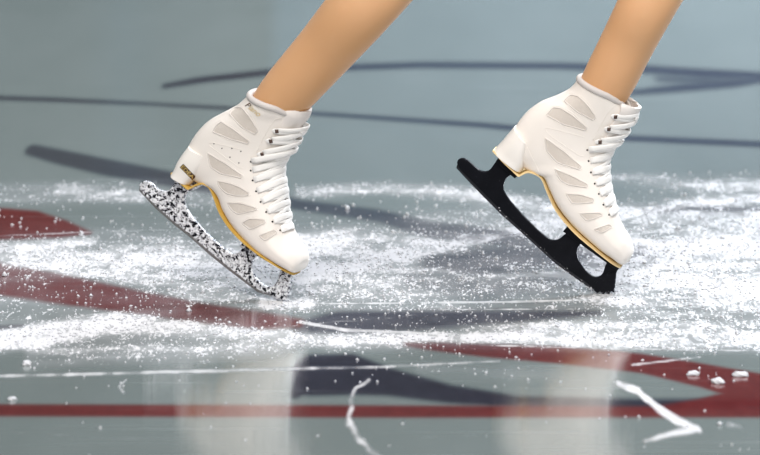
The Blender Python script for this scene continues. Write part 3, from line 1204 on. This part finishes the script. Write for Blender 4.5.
# ------------------------------------------------------------------ loose snow
def build_snow():
    N = 330000
    x = rng.uniform(-.95, .95, N)
    y = rng.uniform(-1.25, 1.35, N)
    X, Y = q_of(x, y)
    red, dark, snow, sc = fields(X, Y)
    clump = vnoise(X, Y, 14, 7, 11) * .6 + vnoise(X, Y, 5, 4, 12) * .4
    pr = np.clip(snow * (clump * 1.3 + .1), 0, 1) ** 1.2 * .21 + .009 * (y < .75) * (y > -.55)*clump + sc ** 2 * .05 + .0012 * (y < .9)
    keep = rng.random(N) < pr
    ids = np.nonzero(keep)[0][:60000]
    V = np.zeros((len(ids), 6, 3), np.float32)
    r = .0010 + .0016 * rng.random(len(ids)) ** 2.5
    big = rng.random(len(ids)) < .025
    r[big] *= 1.9
    ax = np.array([(1, 0, 0), (-1, 0, 0), (0, 1, 0), (0, -1, 0), (0, 0, 1), (0, 0, -1)], np.float32)
    k = r[:, None] * rng.uniform(.7, 1.4, (len(ids), 6))
    V = ax[None] * k[..., None] + rng.uniform(-.3, .3, (len(ids), 6, 3)) * r[:, None, None]
    V[:, :, 2] = V[:, :, 2] * .9 + r[:, None] * .35
    V[:, :, 0] += x[ids][:, None]
    V[:, :, 1] += y[ids][:, None]
    # low spray thrown up around both toe picks
    tri = np.array([(0, 2, 4), (2, 1, 4), (1, 3, 4), (3, 0, 4), (2, 0, 5), (1, 2, 5), (3, 1, 5), (0, 3, 5)], np.int32)
    F = (tri[None] + (np.arange(len(ids)) * 6)[:, None, None]).reshape(-1, 3)
    me = bpy.data.meshes.new('snow_shavings')
    vv = V.reshape(-1, 3)
    me.vertices.add(len(vv))
    me.vertices.foreach_set('co', vv.ravel())
    me.loops.add(F.size)
    me.loops.foreach_set('vertex_index', F.ravel().astype(np.int32))
    me.polygons.add(len(F))
    me.polygons.foreach_set('loop_start', np.arange(0, F.size, 3, dtype=np.int32))
    me.polygons.foreach_set('loop_total', np.full(len(F), 3, np.int32))
    me.update(calc_edges=True)
    me.materials.append(M['snow'])
    o = bpy.data.objects.new('snow_shavings', me)
    COL.objects.link(o)
    o['kind'] = 'stuff'
    o['label'] = 'white scraped snow grains strewn over the ice around the skates'
    o['category'] = 'snow'


build_snow()


def snow_chunk(px, py, r, label, group, wide=1.4):
    bm = bmesh.new()
    bmesh.ops.create_icosphere(bm, subdivisions=3, radius=1)
    ph = [random.uniform(0, 6.28) for _ in range(6)]
    for v in bm.verts:
        c = v.co
        k = 1 + .22 * math.sin(3.1 * c.x + ph[0]) * math.cos(2.7 * c.y + ph[1]) + .16 * math.sin(6 * c.z + 5 * c.x + ph[2]) + .10 * math.sin(11 * c.y + 9 * c.x + ph[3])
        k += random.uniform(-.05, .05)
        v.co = Vector((c.x * k * wide, c.y * k * 1.1, max(c.z * k * .75, -.35))) * r
    g = ground(px, py)
    zmin = min(v.co.z for v in bm.verts)
    for v in bm.verts:
        v.co.z -= zmin
    o = from_bm('snow_chunk', bm, M['snow'], None, True)
    o.location = (g.x, g.y, 0)
    o.rotation_euler.z = random.uniform(-.5, .5)
    o['label'], o['category'], o['group'] = label, 'snow chunk', group


snow_chunk(718, 383, .0062, 'white snow chunk on the dark red curve at lower right, middle and largest of three', 'snow chunks on the red curve')
snow_chunk(693, 375, .0050, 'white snow chunk on the dark red curve at lower right, leftmost of three', 'snow chunks on the red curve', 1.7)
snow_chunk(741, 376, .0058, 'white snow chunk on the dark red curve at lower right, rightmost of three', 'snow chunks on the red curve', 1.8)
snow_chunk(27, 365, .0058, 'white snow chunk on grey ice above the straight red line at far left', 'snow chunks on the grey ice', 1.2)
snow_chunk(12, 400, .0042, 'low white snow chunk nearly touching the straight red line at far left', 'snow chunks on the grey ice', 1.5)


# ------------------------------------------------------------------ the far rink boards (seen only as reflections)
def build_boards():
    bm = bmesh.new()
    bmesh.ops.create_cube(bm, size=1)
    for v in bm.verts:
        v.co = Vector((v.co.x * 18, 6.15 + v.co.y * .1, .6 + v.co.z * 1.2))
    r = bmesh.ops.create_cube(bm, size=1)
    for v in r['verts']:
        v.co = Vector((v.co.x * 18, 6.12 + v.co.y * .2, 1.215 + v.co.z * .03))
    o = from_bm('wall_back', bm, None or flat_mat('tmp', (.5, .5, .5)), None, False)
    o.data.materials.clear()
    m, nt, b = new_mat('rink boards')
    tc = nt.nodes.new('ShaderNodeTexCoord')
    sp = nt.nodes.new('ShaderNodeSeparateXYZ')
    nt.links.new(tc.outputs['Object'], sp.inputs[0])
    cr = nt.nodes.new('ShaderNodeValToRGB')
    el = cr.color_ramp.elements
    cr.color_ramp.interpolation = 'LINEAR'
    stops = [(0.0, (.014, .017, .010)), (.20, (.012, .015, .009)), (.24, (.012, .026, .032)), (.28, (.014, .02, .017)), (.385, (.018, .02, .012)), (.40, (.055, .085, .108)), (.62, (.065, .10, .132)), (1.0, (.065, .095, .13))]
    while len(el) > 1:
        el.remove(el[-1])
    el[0].position, el[0].color = stops[0][0], (*stops[0][1], 1)
    for p, c in stops[1:]:
        e = el.new(p)
        e.color = (*c, 1)
    nt.links.new(ramp_lin(nt, sp.outputs[0], -1.45, 1.45), cr.inputs[0])
    nt.links.new(cr.outputs[0], b.inputs['Base Color'])
    b.inputs['Roughness'].default_value = .6
    o.data.materials.append(m)
    o['kind'] = 'structure'


def ramp_lin(nt, v, lo, hi):
    n = nt.nodes.new('ShaderNodeMapRange')
    n.inputs['From Min'].default_value, n.inputs['From Max'].default_value = lo, hi
    nt.links.new(v, n.inputs['Value'])
    return n.outputs[0]


build_boards()

# ------------------------------------------------------------------ light
w = bpy.data.worlds.new('arena')
scn.world = w
w.use_nodes = True
nt = w.node_tree
bg = nt.nodes['Background']
tc = nt.nodes.new('ShaderNodeTexCoord')
sx = nt.nodes.new('ShaderNodeSeparateXYZ')
nt.links.new(tc.outputs['Generated'], sx.inputs[0])
cr = nt.nodes.new('ShaderNodeValToRGB')
el = cr.color_ramp.elements
el[0].position, el[0].color = .46, (.02, .024, .026, 1)
el[1].position, el[1].color = .66, (.05, .06, .065, 1)
e = el.new(1.0)
e.color = (.95, .97, 1.02, 1)
nt.links.new(ramp_lin(nt, sx.outputs[2], -1, 1), cr.inputs[0])
nt.links.new(cr.outputs[0], bg.inputs['Color'])
bg.inputs['Strength'].default_value = 1.0


def area(name, loc, target, size, power, color=(1, 1, 1)):
    l = bpy.data.lights.new(name, 'AREA')
    l.energy, l.color = power, color
    l.shape, l.size, l.size_y = 'RECTANGLE', size[0], size[1]
    o = bpy.data.objects.new(name, l)
    o.location = loc
    o.rotation_euler = (Vector(target) - Vector(loc)).to_track_quat('-Z', 'Y').to_euler()
    COL.objects.link(o)


area('rink_or_fill_light', (-1.4, -4.8, 6.0), (.2, 0, .1), (3, 2), 440, (1, .965, .92))
area('rink_or_fill_light', (.5, -7.5, 3.2), (0, 0, .15), (2.5, 1.5), 190, (1, .965, .93))  # unseen front fill lamp, added to brighten the boots
area('rink_or_fill_light', (3.0, -1.5, 6.5), (0, 0, .1), (3, 3), 300, (.97, .98, 1))
area('rink_or_fill_light', (2.4, 3.6, 2.9), (1.0, 2.2, 0), (1.6, 1.2), 430, (.84, .92, 1))  # lamp added to grade the ice paler at right back, where it reflects more

scn.view_settings.view_transform = 'Standard'
scn.view_settings.look = 'None'
scn.view_settings.exposure = -0.14
vs = scn.view_settings
vs.use_curve_mapping = True
cv = vs.curve_mapping.curves[3]
cv.points.new(.06, .043)
cv.points.new(.25, .25)
vs.curve_mapping.update()
scn.cycles.use_denoising = True
scn.cycles.max_bounces = 6
